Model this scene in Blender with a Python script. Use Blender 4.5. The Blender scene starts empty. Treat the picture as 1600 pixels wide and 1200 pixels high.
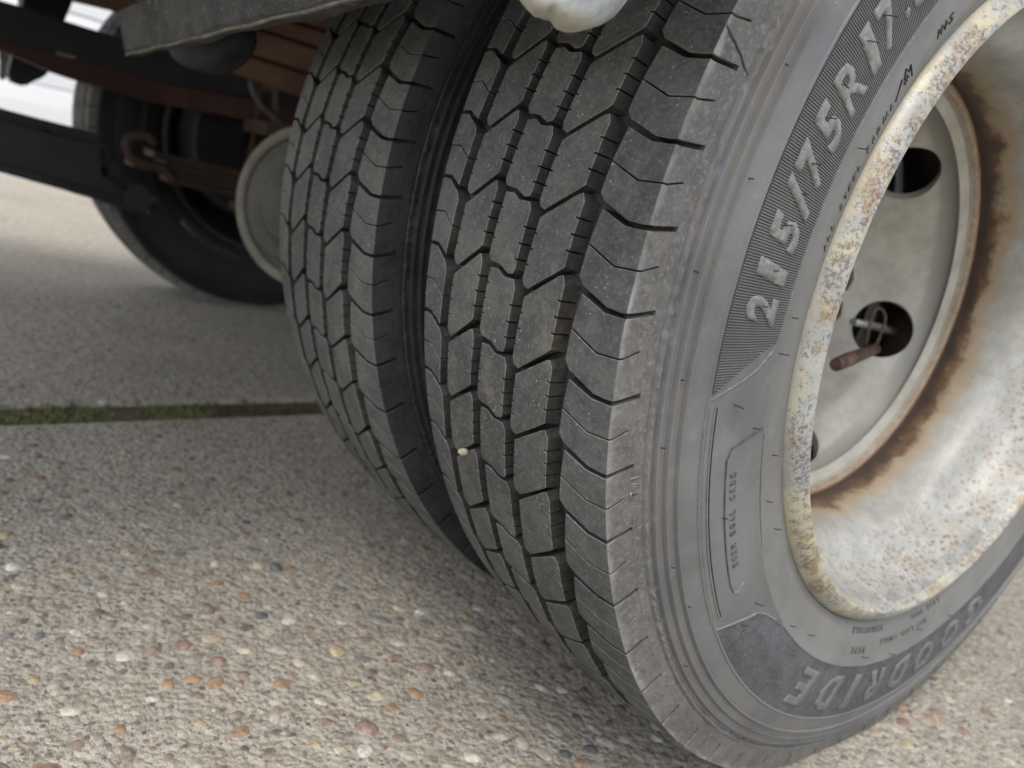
import bpy, bmesh, math, random
from mathutils import Vector, Matrix
random.seed(7)
R = math.radians
sc = bpy.context.scene
col = sc.collection
# ------------------------------------------------------------------ camera, world, sun, exposure
CAM = Vector((.2544, -.6412, .3776))
RR = Vector((.58612, .77959, .22069)); RD = Vector((.30982, .03603, -.95011)); RF = Vector((-.74865, .62525, -.22042))
cd = bpy.data.cameras.new('camera'); cam = bpy.data.objects.new('camera', cd); col.objects.link(cam)
m3 = Matrix((RR, -RD, -RF)).transposed()
cam.matrix_world = Matrix.Translation(CAM) @ m3.to_4x4()
cd.sensor_width = 36; cd.lens = 36 * 1256.5 / 1600; cd.clip_start = .02; cd.clip_end = 400
cd.dof.use_dof = True; cd.dof.focus_distance = .415; cd.dof.aperture_fstop = 8.0
sc.camera = cam
SUN_EL, SUN_AZ = R(60), R(140)          # azimuth measured from +Y towards +X
w = bpy.data.worlds.new("World"); sc.world = w; w.use_nodes = True
wn = w.node_tree.nodes; bg = wn['Background']
sky = wn.new('ShaderNodeTexSky'); sky.sky_type = 'NISHITA'; sky.sun_disc = False
sky.sun_elevation = SUN_EL; sky.sun_rotation = SUN_AZ; sky.air_density = 1.0; sky.dust_density = 1.5; sky.ozone_density = 1.0
hs = wn.new('ShaderNodeHueSaturation'); hs.inputs['Saturation'].default_value = .35   # thin overcast: whiter sky
w.node_tree.links.new(sky.outputs[0], hs.inputs['Color']); w.node_tree.links.new(hs.outputs[0], bg.inputs['Color'])
bg.inputs['Strength'].default_value = .14
sd = bpy.data.lights.new('sun', 'SUN'); sd.energy = .7; sd.angle = R(22); sd.color = (1, .95, .88)
so = bpy.data.objects.new('sun', sd); col.objects.link(so)
sv = Vector((math.sin(SUN_AZ) * math.cos(SUN_EL), math.cos(SUN_AZ) * math.cos(SUN_EL), math.sin(SUN_EL)))
so.rotation_euler = sv.to_track_quat('Z', 'Y').to_euler(); so.location = sv * 20
vs = sc.view_settings; vs.view_transform = 'Standard'; vs.look = 'None'; vs.gamma = 1; vs.use_curve_mapping = False
vs.exposure = 1.35
sc.cycles.max_bounces = 8

H = .364                                 # axle height
# ------------------------------------------------------------------ materials
class NT:
    def __init__(s, name, rough=.8, metal=0, spec=.4):
        s.m = bpy.data.materials.new(name); s.m.use_nodes = True; s.t = s.m.node_tree; s.n = s.t.nodes
        s.b = s.n['Principled BSDF']; s.b.inputs['Roughness'].default_value = rough
        s.b.inputs['Metallic'].default_value = metal; s.b.inputs['Specular IOR Level'].default_value = spec
    def link(s, a, b): s.t.links.new(a, b)
    def pos(s):
        return s.n.new('ShaderNodeNewGeometry').outputs['Position']
    def obj(s):
        return s.n.new('ShaderNodeTexCoord').outputs['Object']
    def scale(s, v, sc_):
        k = s.n.new('ShaderNodeMapping'); k.inputs['Scale'].default_value = sc_; s.link(v, k.inputs[0]); return k.outputs[0]
    def noise(s, v, scale, detail=4, rough=.6, dist=0):
        k = s.n.new('ShaderNodeTexNoise'); k.inputs['Scale'].default_value = scale; k.inputs['Detail'].default_value = detail
        k.inputs['Roughness'].default_value = rough; k.inputs['Distortion'].default_value = dist; s.link(v, k.inputs['Vector']); return k.outputs['Fac']
    def voro(s, v, scale, out='Distance', feat='F1'):
        k = s.n.new('ShaderNodeTexVoronoi'); k.feature = feat; k.inputs['Scale'].default_value = scale; s.link(v, k.inputs['Vector']); return k.outputs[out]
    def ramp(s, f, stops, interp='LINEAR'):
        k = s.n.new('ShaderNodeValToRGB'); e = k.color_ramp.elements; k.color_ramp.interpolation = interp
        while len(e) < len(stops): e.new(.5)
        for i, (p, c) in enumerate(stops):
            e[i].position = p; e[i].color = (c, c, c, 1) if isinstance(c, (int, float)) else (*c, 1)
        s.link(f, k.inputs[0]); return k.outputs[0]
    def step(s, f, a, b):
        k = s.n.new('ShaderNodeMapRange'); k.interpolation_type = 'SMOOTHSTEP'
        k.inputs['From Min'].default_value = a; k.inputs['From Max'].default_value = b; s.link(f, k.inputs[0]); return k.outputs[0]
    def val(s, x, sock):
        if isinstance(x, (int, float)): sock.default_value = x
        elif isinstance(x, tuple): sock.default_value = (*x, 1)
        else: s.link(x, sock)
    def mix(s, f, a, b, mode='MIX'):
        k = s.n.new('ShaderNodeMix'); k.data_type = 'RGBA'; k.blend_type = mode
        s.val(f, k.inputs[0]); s.val(a, k.inputs[6]); s.val(b, k.inputs[7]); return k.outputs[2]
    def math(s, op, a, b=0.0, c=0.0):
        k = s.n.new('ShaderNodeMath'); k.operation = op
        s.val(a, k.inputs[0]); s.val(b, k.inputs[1])
        if op in ('MULTIPLY_ADD',): s.val(c, k.inputs[2])
        return k.outputs[0]
    def sep(s, v):
        k = s.n.new('ShaderNodeSeparateXYZ'); s.link(v, k.inputs[0]); return k.outputs
    def attr(s, name):
        k = s.n.new('ShaderNodeAttribute'); k.attribute_name = name; return k.outputs['Color']
    def base(s, c): s.val(c, s.b.inputs['Base Color'])
    def rough(s, c): s.val(c, s.b.inputs['Roughness'])
    def bump(s, h, strength=.5, dist=.001):
        k = s.n.new('ShaderNodeBump'); k.inputs['Strength'].default_value = strength; k.inputs['Distance'].default_value = dist
        s.link(h, k.inputs['Height']); s.link(k.outputs[0], s.b.inputs['Normal']); return k

def rubber(name, c0, c1, dust, dustamt, speck=True, bump=.35, rough=.62, edge=False):
    t = NT(name, rough, 0, .25); p = t.pos()
    n1 = t.noise(p, 9, 5, .65); n2 = t.noise(p, 70, 6, .7); n3 = t.noise(p, 420, 4, .7)
    f = t.math('ADD', t.math('MULTIPLY', n1, .5), t.math('MULTIPLY', n2, .5))
    c = t.mix(t.step(f, .38, .64), c0, c1)
    d = t.math('MULTIPLY', t.step(t.noise(p, 23, 6, .75, .6), .56, .72), dustamt)
    c = t.mix(d, c, dust)
    c = t.mix(t.math('MULTIPLY', t.step(n3, .48, .72), .5), c, tuple(min(1, x * 1.9) for x in c1))
    c = t.mix(t.math('MULTIPLY', t.step(t.noise(p, 160, 5, .75), .5, .7), .4), c, tuple(x * .55 for x in c0))
    if speck:
        v = t.voro(p, 330); gate = t.step(t.noise(p, 38, 3, .6), .5, .62)
        sp = t.math('MULTIPLY', t.math('SUBTRACT', 1.0, t.step(v, .07, .17)), gate)
        c = t.mix(t.math('MULTIPLY', sp, .9), c, (.50, .48, .42))
        v2 = t.voro(t.scale(p, (1, 1.3, 1)), 120); g2 = t.step(t.noise(p, 31, 3, .6), .56, .66)
        sp2 = t.math('MULTIPLY', t.math('SUBTRACT', 1.0, t.step(v2, .03, .1)), g2)
        c = t.mix(t.math('MULTIPLY', sp2, .8), c, (.5, .49, .46))
    if edge:      # scuffed pale line where the worn tread meets the shoulder
        x = t.sep(t.obj())[0]
        e = t.math('SUBTRACT', 1.0, t.step(t.math('ABSOLUTE', t.math('SUBTRACT', x, t.math('MULTIPLY', t.math('SUBTRACT', t.noise(p, 60, 4), .5), .0016))), .0001, .0007))
        c = t.mix(t.math('MULTIPLY', e, t.ramp(t.noise(p, 25, 4), [(.4, .05), (.75, .8)])), c, (.36, .35, .33))
    t.base(c); t.rough(t.ramp(n2, [(.3, rough - .1), (.7, rough + .15)]))
    t.bump(t.math('ADD', t.math('MULTIPLY', n3, .6), t.math('MULTIPLY', t.noise(p, 1500, 2, .6), .5)), bump, .0006)
    return t.m

M = {}
M['tread'] = rubber('tread_rubber', (.056, .057, .056), (.112, .110, .104), (.20, .18, .13), .55, True, .9, .66)
M['edge'] = rubber('edge_highlight_rubber', (.10, .10, .095), (.19, .185, .175), (.24, .22, .18), .5, False, .5, .6)  # paler chamfer colour paints a highlight along the block edges
M['tread_sh'] = rubber('tread_shoulder_rubber', (.048, .050, .050), (.104, .105, .10), (.17, .155, .115), .5, True, .8, .66, True)
M['groove'] = rubber('groove_rubber', (.020, .019, .018), (.046, .043, .039), (.09, .075, .055), .6, False, .3, .75)
M['shoulder'] = rubber('shoulder_rubber', (.088, .085, .081), (.150, .141, .130), (.19, .16, .125), .5, False, .22, .5, True)
def sidewall_mat():
    t = NT('sidewall_rubber', .5); p = t.pos(); o = t.sep(t.obj())
    rr = t.math('SQRT', t.math('ADD', t.math('MULTIPLY', o[1], o[1]), t.math('MULTIPLY', o[2], o[2])))
    ang = t.math('ARCTAN2', o[2], o[1])
    k = t.n.new('ShaderNodeCombineXYZ'); t.link(t.math('MULTIPLY', rr, 60.0), k.inputs[0]); t.link(t.math('MULTIPLY', ang, 2.2), k.inputs[1])
    st = t.noise(k.outputs[0], 2.2, 6, .65, .5)                       # concentric staining
    n1 = t.noise(p, 13, 5, .6); n2 = t.noise(p, 90, 5, .65)
    c = t.mix(t.step(n1, .35, .65), (.105, .105, .103), (.155, .153, .147))
    brown = t.math('MULTIPLY', t.step(rr, .318, .340), t.step(st, .42, .62))
    c = t.mix(t.math('MULTIPLY', brown, .5), c, (.165, .140, .120))
    blue = t.math('MULTIPLY', t.step(rr, .27, .33), t.step(t.noise(k.outputs[0], 1.6, 4, .6), .5, .66))
    c = t.mix(t.math('MULTIPLY', blue, .5), c, (.125, .135, .150))
    warm = t.math('MULTIPLY', t.math('SUBTRACT', 1.0, t.step(rr, .25, .29)), .45)
    c = t.mix(warm, c, (.185, .174, .155))
    inner = t.math('SUBTRACT', 1.0, t.step(rr, .2375, .2405)); c = t.mix(t.math('MULTIPLY', inner, .7), c, (.03, .028, .026))
    c = t.mix(t.math('MULTIPLY', t.step(n2, .55, .75), .3), c, (.26, .25, .235))
    v = t.voro(p, 260); c = t.mix(t.math('MULTIPLY', t.math('SUBTRACT', 1.0, t.step(v, .04, .1)), t.math('MULTIPLY', t.step(t.noise(p, 30, 2), .58, .64), .6)), c, (.45, .43, .4))
    t.base(c); t.rough(t.ramp(n2, [(.3, .42), (.7, .6)]))
    t.bump(t.math('ADD', t.noise(p, 700, 4, .65), t.math('MULTIPLY', n2, .6)), .25, .0005)
    return t.m
M['side'] = sidewall_mat()
M['dark_side'] = rubber('dark_band_rubber', (.050, .051, .054), (.098, .10, .106), (.16, .15, .14), .35, False, .2, .5)
M['letter'] = rubber('letter_rubber', (.135, .133, .127), (.185, .18, .17), (.25, .24, .21), .3, False, .2, .5)
M['maker'] = rubber('maker_letter_rubber', (.10, .10, .097), (.15, .148, .142), (.2, .19, .17), .3, False, .2, .5)
M['dark_shoulder'] = rubber('dark_inner_tyre_rubber', (.018, .018, .020), (.034, .034, .035), (.05, .045, .04), .4, False, .2, .5)  # darker rubber tone for the inner tyre's shoulder and sidewall
M['black'] = rubber('clean_black_rubber', (.012, .012, .013), (.03, .03, .03), (.05, .05, .04), .2, False, .2, .6)

def rim_mat(name, disc=False, lip=False):
    t = NT(name, .42, 0, .5); p = t.pos(); o = t.sep(t.obj()); x = o[0]
    n = t.noise(p, 35, 6, .7); n2 = t.noise(p, 150, 6, .75); n3 = t.noise(p, 420, 4, .7)
    if disc: c = t.mix(t.step(n, .35, .7), (.32, .295, .245), (.43, .41, .355))
    else: c = t.mix(t.step(n, .35, .7), (.27, .265, .24), (.375, .372, .35))
    # yellowish bloom round the rust
    bloom = t.step(t.noise(p, 42, 7, .75, .4), .54, .68)
    c = t.mix(t.math('MULTIPLY', bloom, .35), c, (.44, .38, .23))
    # rust pits
    pit = t.math('MULTIPLY', t.step(n2, (.60 if not disc else .665), (.66 if not disc else .70)), t.step(t.noise(p, 17, 4, .6), .40, .58))
    rustc = t.mix(t.step(n3, .35, .65), (.13, .06, .03), (.34, .20, .09))
    if lip:
        c = t.mix(t.step(t.noise(p, 28, 5, .7), .38, .62), c, (.44, .39, .27))
        zinc = t.step(t.math('ADD', t.math('MULTIPLY', t.noise(p, 230, 6, .8, .3), .6), t.math('MULTIPLY', t.noise(p, 40, 4, .6), .4)), .485, .53)
        grey = t.mix(t.step(n3, .4, .6), (.13, .13, .125), (.33, .325, .305))
        rustc = t.mix(t.step(n3, .35, .65), (.12, .07, .04), (.34, .25, .14))
        gx = t.step(t.math('ADD', x, t.math('MULTIPLY', t.math('SUBTRACT', n, .5), .012)), .0060, .0115)
        c = t.mix(t.math('MULTIPLY', zinc, gx), c, grey)
        r2 = t.math('MULTIPLY', t.step(t.math('ADD', t.math('MULTIPLY', t.noise(p, 180, 6, .8), .5), t.math('MULTIPLY', t.noise(p, 30, 4, .7), .5)), .51, .56), gx)
        c = t.mix(t.math('MULTIPLY', r2, .8), c, rustc)
        yl = t.math('MULTIPLY', t.math('SUBTRACT', 1.0, t.step(x, .003, .0075)), .5)
        c = t.mix(yl, c, (.34, .29, .18))
        c = t.mix(t.math('MULTIPLY', pit, .6), c, rustc)
    else:
        c = t.mix(pit, c, rustc)
    if not disc and not lip:      # rust band along the weld between barrel and disc
        nx = t.math('ADD', x, t.math('MULTIPLY', t.math('SUBTRACT', t.noise(p, 26, 7, .72), .5), .045))
        band = t.math('SUBTRACT', 1.0, t.step(nx, -.084, -.074))
        dk = t.mix(t.step(t.noise(p, 60, 5, .7), .35, .65), (.075, .048, .034), (.17, .095, .055))
        halo = t.math('SUBTRACT', 1.0, t.step(nx, -.076, -.058))
        c = t.mix(t.math('MULTIPLY', halo, .7), c, (.33, .23, .12))
        c = t.mix(band, c, dk)
        # rust freckles on the outer half of the barrel, thickest where water stands
        bt = t.math('MULTIPLY', t.step(x, -.058, -.015), t.math('SUBTRACT', 1.0, t.step(o[2], -.06, .12)))
        wp = t.n.new('ShaderNodeVectorMath'); wp.operation = 'ADD'; nzv = t.n.new('ShaderNodeTexNoise'); nzv.inputs['Scale'].default_value = 140; t.link(p, nzv.inputs['Vector'])
        sc2 = t.n.new('ShaderNodeVectorMath'); sc2.operation = 'SCALE'; t.link(nzv.outputs['Color'], sc2.inputs[0]); sc2.inputs['Scale'].default_value = .006
        t.link(p, wp.inputs[0]); t.link(sc2.outputs[0], wp.inputs[1]); pw = wp.outputs[0]
        f1 = t.math('MULTIPLY', t.math('SUBTRACT', 1.0, t.step(t.voro(pw, 150), .26, .34)), t.step(t.noise(p, 32, 4, .65), .42, .50))
        f2 = t.math('MULTIPLY', t.math('SUBTRACT', 1.0, t.step(t.voro(pw, 260), .22, .34)), t.step(t.noise(p, 19, 4, .65), .34, .46))
        fr = t.math('MAXIMUM', f1, f2)
        c = t.mix(t.math('MULTIPLY', t.math('MULTIPLY', fr, bt), .9), c, t.mix(t.step(n3, .35, .65), (.14, .085, .045), (.27, .19, .09)))
        fr2 = t.math('MULTIPLY', t.math('SUBTRACT', 1.0, t.step(t.voro(p, 75), .07, .16)), t.step(t.noise(p, 30, 3), .5, .6))
        c = t.mix(t.math('MULTIPLY', fr2, .7), c, (.42, .25, .10))
        gl = t.math('MULTIPLY', t.step(t.math('ADD', x, t.math('MULTIPLY', t.math('SUBTRACT', n, .5), .016)), -.004, .004), t.step(t.noise(p, 60, 6, .75), .42, .56))
        c = t.mix(t.math('MULTIPLY', gl, .7), c, (.16, .165, .165))
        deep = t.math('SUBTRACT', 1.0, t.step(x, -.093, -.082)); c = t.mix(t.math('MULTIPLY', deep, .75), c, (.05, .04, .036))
    if disc:
        nx = t.math('ADD', x, t.math('MULTIPLY', t.math('SUBTRACT', t.noise(p, 70, 6, .75), .5), .02))
        edge = t.math('MULTIPLY', t.step(nx, -.104, -.097), .8)
        c = t.mix(edge, c, rustc)
        grey = t.math('MULTIPLY', t.math('MULTIPLY', t.step(x, -.130, -.126), t.math('SUBTRACT', 1.0, t.step(x, -.113, -.110))), .75)
        c = t.mix(grey, c, (.27, .265, .24))
    t.base(c); t.rough(t.math('ADD', .35, t.math('MULTIPLY', pit, .4)))
    t.bump(t.math('ADD', t.math('MULTIPLY', n2, .8), n3), .35, .0006)
    return t.m
M['barrel'] = rim_mat('rim_barrel_paint'); M['disc'] = rim_mat('rim_disc_paint', disc=True); M['lip'] = rim_mat('rim_flange_paint', lip=True)

def plain(name, c0, c1, sc_=12, rough=.7, metal=0, bump=.3, bs=200):
    t = NT(name, rough, metal); p = t.pos(); n = t.noise(p, sc_, 6, .65)
    t.base(t.mix(t.step(n, .35, .65), c0, c1)); t.bump(t.noise(p, bs, 4, .6), bump, .001); return t.m
M['iron'] = plain('rusty_lug_iron', (.045, .028, .022), (.13, .075, .05), 90, .7, 0, .6, 300)
M['steel'] = plain('bare_steel', (.25, .24, .22), (.4, .38, .34), 60, .45, .6)
M['redbrown'] = plain('red_brown_chassis_paint', (.03, .011, .008), (.05, .018, .012), 8)
M['chassis'] = plain('black_chassis_paint', (.008, .008, .010), (.018, .018, .02), 8, .6)
M['rustychassis'] = plain('rusty_undergear', (.022, .014, .010), (.05, .028, .018), 25)
M['greydrum'] = plain('grey_axle_casting', (.065, .065, .058), (.10, .096, .088), 12)
M['creamdrum'] = plain('cream_flange', (.15, .14, .115), (.21, .20, .16), 30)
M['plank'] = plain('brown_plank', (.12, .07, .046), (.20, .12, .08), 9, .8)
M['guard'] = None
def guard_mat():
    t = NT('scuffed_grey_rubber', .75); p = t.pos(); o = t.sep(p)
    s = t.scale(p, (60, 300, 300)); n = t.noise(s, 2.2, 6, .7, .4); n1 = t.noise(p, 25, 5, .65)
    c = t.mix(t.step(n1, .35, .65), (.042, .042, .042), (.08, .08, .078))
    c = t.mix(t.math('MULTIPLY', t.step(n, .55, .66), .6), c, (.24, .235, .22))
    c = t.mix(t.math('MULTIPLY', t.step(t.noise(p, 60, 5), .6, .7), .5), c, (.30, .25, .17))
    t.base(c); t.bump(t.math('ADD', n, t.noise(p, 500, 4)), .9, .002); return t.m
M['guard'] = guard_mat()
M['guardedge'] = plain('worn_tan_edge', (.10, .095, .08), (.20, .185, .15), 40, .8, 0, .6, 300)
def white_mat():
    t = NT('frayed_white_plastic', .6); p = t.pos(); n = t.noise(p, 90, 6, .7)
    c = t.mix(t.step(n, .35, .65), (.34, .36, .375), (.52, .535, .54))
    z = t.sep(p)[2]
    lo = t.math('SUBTRACT', 1.0, t.step(t.math('ADD', z, t.math('MULTIPLY', t.math('SUBTRACT', t.noise(p, 60, 4), .5), .02)), .447, .456))
    c = t.mix(t.math('MULTIPLY', lo, .5), c, (.50, .45, .31))
    t.base(c); t.bump(t.noise(p, 130, 5, .6), .6, .0016); return t.m
M['white'] = white_mat()
M['bowl'] = plain('dull_blue_black_plastic', (.008, .010, .012), (.018, .021, .024), 30)
M['deep'] = plain('shade_painted_far_rubber', (.004, .004, .006), (.010, .010, .012), 20)  # far tyre rubber with the shade under the truck painted in
M['wall'] = plain('white_shutter_paint', (.78, .79, .80), (.82, .82, .82), 3, .5)
M['wallbase'] = plain('pale_kerb_stone', (.5, .5, .49), (.62, .61, .6), 12)

def concrete_mat():
    t = NT('exposed_aggregate_concrete', .85); p = t.pos()
    n = t.noise(p, 2.3, 5, .6); n2 = t.noise(p, 60, 6, .7); n3 = t.noise(p, 330, 4, .7)
    c = t.mix(t.step(n2, .35, .65), (.35, .31, .245), (.55, .505, .415))
    c = t.mix(t.math('MULTIPLY', t.step(n3, .52, .66), .45), c, (.62, .58, .50))
    c = t.mix(t.math('MULTIPLY', t.step(t.noise(p, 240, 4, .7), .56, .66), .4), c, (.17, .15, .12))
    # fine aggregate grains
    for scl, a, thr in ((150, .75, .30), (320, .6, .34)):
        cell = t.voro(p, scl, 'Color'); s_ = t.sep(cell)
        grain = t.ramp(s_[0], [(0, (.10, .085, .07)), (.18, (.30, .17, .09)), (.34, (.36, .32, .27)), (.55, (.46, .43, .38)), (.72, (.62, .56, .44)), (.86, (.20, .19, .18)), (1, (.70, .68, .63))], 'CONSTANT')
        d = t.voro(p, scl); on = t.math('MULTIPLY', t.math('SUBTRACT', 1.0, t.step(d, thr, thr + .12)), t.math('GREATER_THAN', s_[1], .45))
        c = t.mix(t.math('MULTIPLY', on, a), c, grain)
    dk = t.step(n, .42, .66); c = t.mix(t.math('MULTIPLY', dk, .35), c, (.24, .21, .17))
    pores = t.math('MULTIPLY', t.math('SUBTRACT', 1.0, t.step(t.voro(p, 210), .05, .14)), t.step(t.noise(p, 45, 3), .5, .6))
    c = t.mix(t.math('MULTIPLY', pores, .7), c, (.08, .07, .06))
    t.base(c)
    h = t.math('ADD', t.math('MULTIPLY', n2, 1.3), t.math('ADD', t.math('MULTIPLY', n3, .8), t.math('MULTIPLY', t.voro(p, 180), -.9)))
    t.bump(h, 1.0, .0045); return t.m
M['concrete'] = concrete_mat()
def pebble_mat():
    t = NT('pebble_stone', .7, 0, .35); p = t.pos()
    c = t.attr('tint'); n = t.noise(p, 500, 4, .7)
    c = t.mix(t.math('MULTIPLY', t.step(n, .4, .7), .35), c, (.5, .46, .4))
    t.base(c); t.bump(n, .4, .0006); return t.m
M['pebble'] = pebble_mat()
PC = [(.27, .175, .105), (.22, .15, .11), (.18, .135, .105), (.13, .105, .09), (.34, .27, .17), (.40, .345, .25), (.44, .41, .34), (.16, .155, .14), (.10, .10, .10), (.24, .215, .17), (.30, .27, .22), (.48, .455, .40), (.21, .155, .12), (.34, .30, .24)]
def pebcol(i):
    t = NT('pebble_stone_tone', .65, 0, .4); p = t.pos(); n = t.noise(p, 220, 5, .7); a = PC[i]
    c = t.mix(t.step(n, .35, .65), tuple(v * .75 for v in a), tuple(min(.8, v * 1.3 + .02) for v in a))
    c = t.mix(t.math('MULTIPLY', t.step(t.noise(p, 90, 6, .75), .54, .64), .4), c, (.38, .36, .31)); t.base(c); t.bump(n, .4, .0006); return t.m
PM = [pebcol(i) for i in range(len(PC))]
def moss_mat():
    t = NT('moss', .9); p = t.pos(); n = t.noise(p, 60, 5, .7); n1 = t.noise(p, 6, 3, .6)
    g = t.mix(t.step(n, .35, .65), (.07, .075, .03), (.16, .165, .07))
    y = t.sep(p)[1]
    brown = t.step(t.math('ADD', y, t.math('MULTIPLY', t.math('SUBTRACT', n1, .5), .12)), -.29, -.22)
    t.base(t.mix(t.math('MULTIPLY', brown, .9), g, (.07, .05, .03))); return t.m
M['moss'] = moss_mat()
M['soil'] = plain('joint_soil', (.09, .07, .045), (.16, .13, .085), 60)
M['hatch'] = rubber('hatch_base_rubber', (.045, .043, .040), (.075, .072, .067), (.1, .1, .09), .3, False, .2, .6)

# ------------------------------------------------------------------ object helpers
def mk(name, me, mats, parent=None, label=None, kind=None, smooth=False):
    o = bpy.data.objects.new(name, me); col.objects.link(o)
    if not me.materials:
        for m_ in (mats if isinstance(mats, (list, tuple)) else [mats]): me.materials.append(m_)
    if parent: o.parent = parent
    if label: o['label'] = label
    if kind: o['kind'] = kind
    if smooth:
        for p_ in me.polygons: p_.use_smooth = True
    return o
def mesh(name, v, f, mi=None):
    me = bpy.data.meshes.new(name); me.from_pydata([tuple(x) for x in v], [], f)
    if mi: me.polygons.foreach_set('material_index', mi)
    me.update(); return me
def fixn(me):
    bm = bmesh.new(); bm.from_mesh(me); bmesh.ops.recalc_face_normals(bm, faces=bm.faces); bm.to_mesh(me); bm.free(); return me
def bevelled_box(name, lo, hi, b=.003, segs=2):
    bm = bmesh.new(); bmesh.ops.create_cube(bm, size=1)
    for v in bm.verts: v.co = Vector([(lo[i] + hi[i]) / 2 + v.co[i] * (hi[i] - lo[i]) for i in range(3)])
    if b: bmesh.ops.bevel(bm, geom=bm.edges[:], offset=b, segments=segs, affect='EDGES', profile=.5)
    me = bpy.data.meshes.new(name); bm.to_mesh(me); bm.free(); return me
def tube(name, pts, r, n=12, cap=True, closed=False):
    pts = [Vector(p) for p in pts]; v = []; f = []; N = len(pts)
    e1 = None
    for i, p in enumerate(pts):
        a = pts[(i - 1) % N] if (closed or i > 0) else p; b = pts[(i + 1) % N] if (closed or i < N - 1) else p
        d = (b - a).normalized()
        if e1 is None:
            q = Vector((0, 0, 1)) if abs(d.z) < .9 else Vector((1, 0, 0)); e1 = d.cross(q).normalized()
        e1 = (e1 - d * e1.dot(d)).normalized(); e2 = d.cross(e1)
        rad = r[i] if isinstance(r, (list, tuple)) else r
        for k in range(n):
            t = 2 * math.pi * k / n; v.append(p + (e1 * math.cos(t) + e2 * math.sin(t)) * rad)
    for i in range(N if closed else N - 1):
        j = (i + 1) % N
        for k in range(n): f.append((i * n + k, i * n + (k + 1) % n, j * n + (k + 1) % n, j * n + k))
    if cap and not closed: f.append(tuple(range(n))[::-1]); f.append(tuple((N - 1) * n + k for k in range(n)))
    me = fixn(mesh(name, v, f))
    for p_ in me.polygons: p_.use_smooth = len(p_.vertices) == 4
    return me
def curve_pts(P, k=5):     # Catmull-Rom through the points
    P = [Vector(p) for p in P]; out = []
    for i in range(len(P) - 1):
        a, b, c, d = P[max(0, i - 1)], P[i], P[i + 1], P[min(len(P) - 1, i + 2)]
        for j in range(k):
            t = j / k; out.append(.5 * ((2 * b) + (c - a) * t + (2 * a - 5 * b + 4 * c - d) * t * t + (3 * b - a - 3 * c + d) * t ** 3))
    out.append(P[-1]); return out
def prism(name, pts, d, bev=0):      # closed outline in 3D extruded along vector d
    v = [Vector(p) for p in pts]; n = len(v); v2 = [p + Vector(d) for p in v]
    bm = bmesh.new(); a = [bm.verts.new(p) for p in v]; b = [bm.verts.new(p) for p in v2]
    bm.faces.new(a); bm.faces.new(b[::-1])
    for i in range(n): bm.faces.new((a[i], b[i], b[(i + 1) % n], a[(i + 1) % n]))
    bmesh.ops.recalc_face_normals(bm, faces=bm.faces)
    if bev: bmesh.ops.bevel(bm, geom=bm.edges[:], offset=bev, segments=2, affect='EDGES')
    me = bpy.data.meshes.new(name); bm.to_mesh(me); bm.free(); return me
def lathe_x(name, prof, n, mats_idx=None, closed=False, jit=None):   # prof: (x, r) revolved about X
    v = []; f = []; mi = []
    P = len(prof)
    for k in range(n):
        t = 2 * math.pi * k / n; c, s_ = math.cos(t), math.sin(t)
        for i, (x, r) in enumerate(prof):
            dx, dr = jit(i, k) if jit else (0, 0)
            v.append((x + dx, (r + dr) * c, (r + dr) * s_))
    for k in range(n):
        k2 = (k + 1) % n
        for i in range(P if closed else P - 1):
            j = (i + 1) % P
            f.append((k * P + i, k * P + j, k2 * P + j, k2 * P + i)); mi.append(mats_idx[i] if mats_idx else 0)
    return mesh(name, v, f, mi)
def at(px, py, ax, val):             # point where the view ray of a photo pixel meets an axis plane (layout aid)
    d = RR * ((px - 800) / 1256.5) + RD * ((py - 600) / 1256.5) + RF
    return CAM + d * ((val - CAM[ax]) / d[ax])

# ------------------------------------------------------------------ ground
def slab(name, x0, x1, label):
    # slab edges follow the joint, 7 degrees off the truck's long axis
    dirv = Vector((-.13, 1, 0)).normalized()
    def e(x, y): return Vector((x + (y + .5) * -.13, y, 0))
    ys = (-9, 14)
    pts = [e(x0, ys[0]), e(x1, ys[0]), e(x1, ys[1]), e(x0, ys[1])]
    bm = bmesh.new(); top = [bm.verts.new((p.x, p.y, 0)) for p in pts]; bot = [bm.verts.new((p.x, p.y, -.14)) for p in pts]
    bm.faces.new(top); bm.faces.new(bot[::-1])
    for i in range(4): bm.faces.new((top[i], bot[i], bot[(i + 1) % 4], top[(i + 1) % 4]))
    bmesh.ops.recalc_face_normals(bm, faces=bm.faces)
    bmesh.ops.bevel(bm, geom=[e_ for e_ in bm.edges if all(v.co.z > -.01 for v in e_.verts)], offset=.012, segments=3, affect='EDGES')
    me = bpy.data.meshes.new(name); bm.to_mesh(me); bm.free()
    return mk(name, me, M['concrete'], kind='structure', label=label)
slab_near = slab('concrete_slab', -.777, 9, 'exposed aggregate concrete slab under the dual wheels, on the near side of the mossy joint')
slab_far = slab('concrete_slab', -7.0, -.832, 'exposed aggregate concrete slab beyond the mossy joint, lit at its far end')
g = mesh('ground', [(-200, -200, -.12), (200, -200, -.12), (200, 200, -.12), (-200, 200, -.12)], [(0, 1, 2, 3)])
mk('ground', g, M['concrete'], kind='structure', label='concrete yard ground carrying the slabs')
# soil strip in the joint
def ej(x, y, z): return (x + (y + .5) * -.13, y, z)
mk('joint_soil', mesh('joint_soil', [ej(-.85, -9, -.008), ej(-.760, -9, -.008), ej(-.760, 14, -.008), ej(-.85, 14, -.008)], [(0, 1, 2, 3)]), M['soil'], kind='structure', label='dark soil filling the joint between the two slabs')
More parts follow.
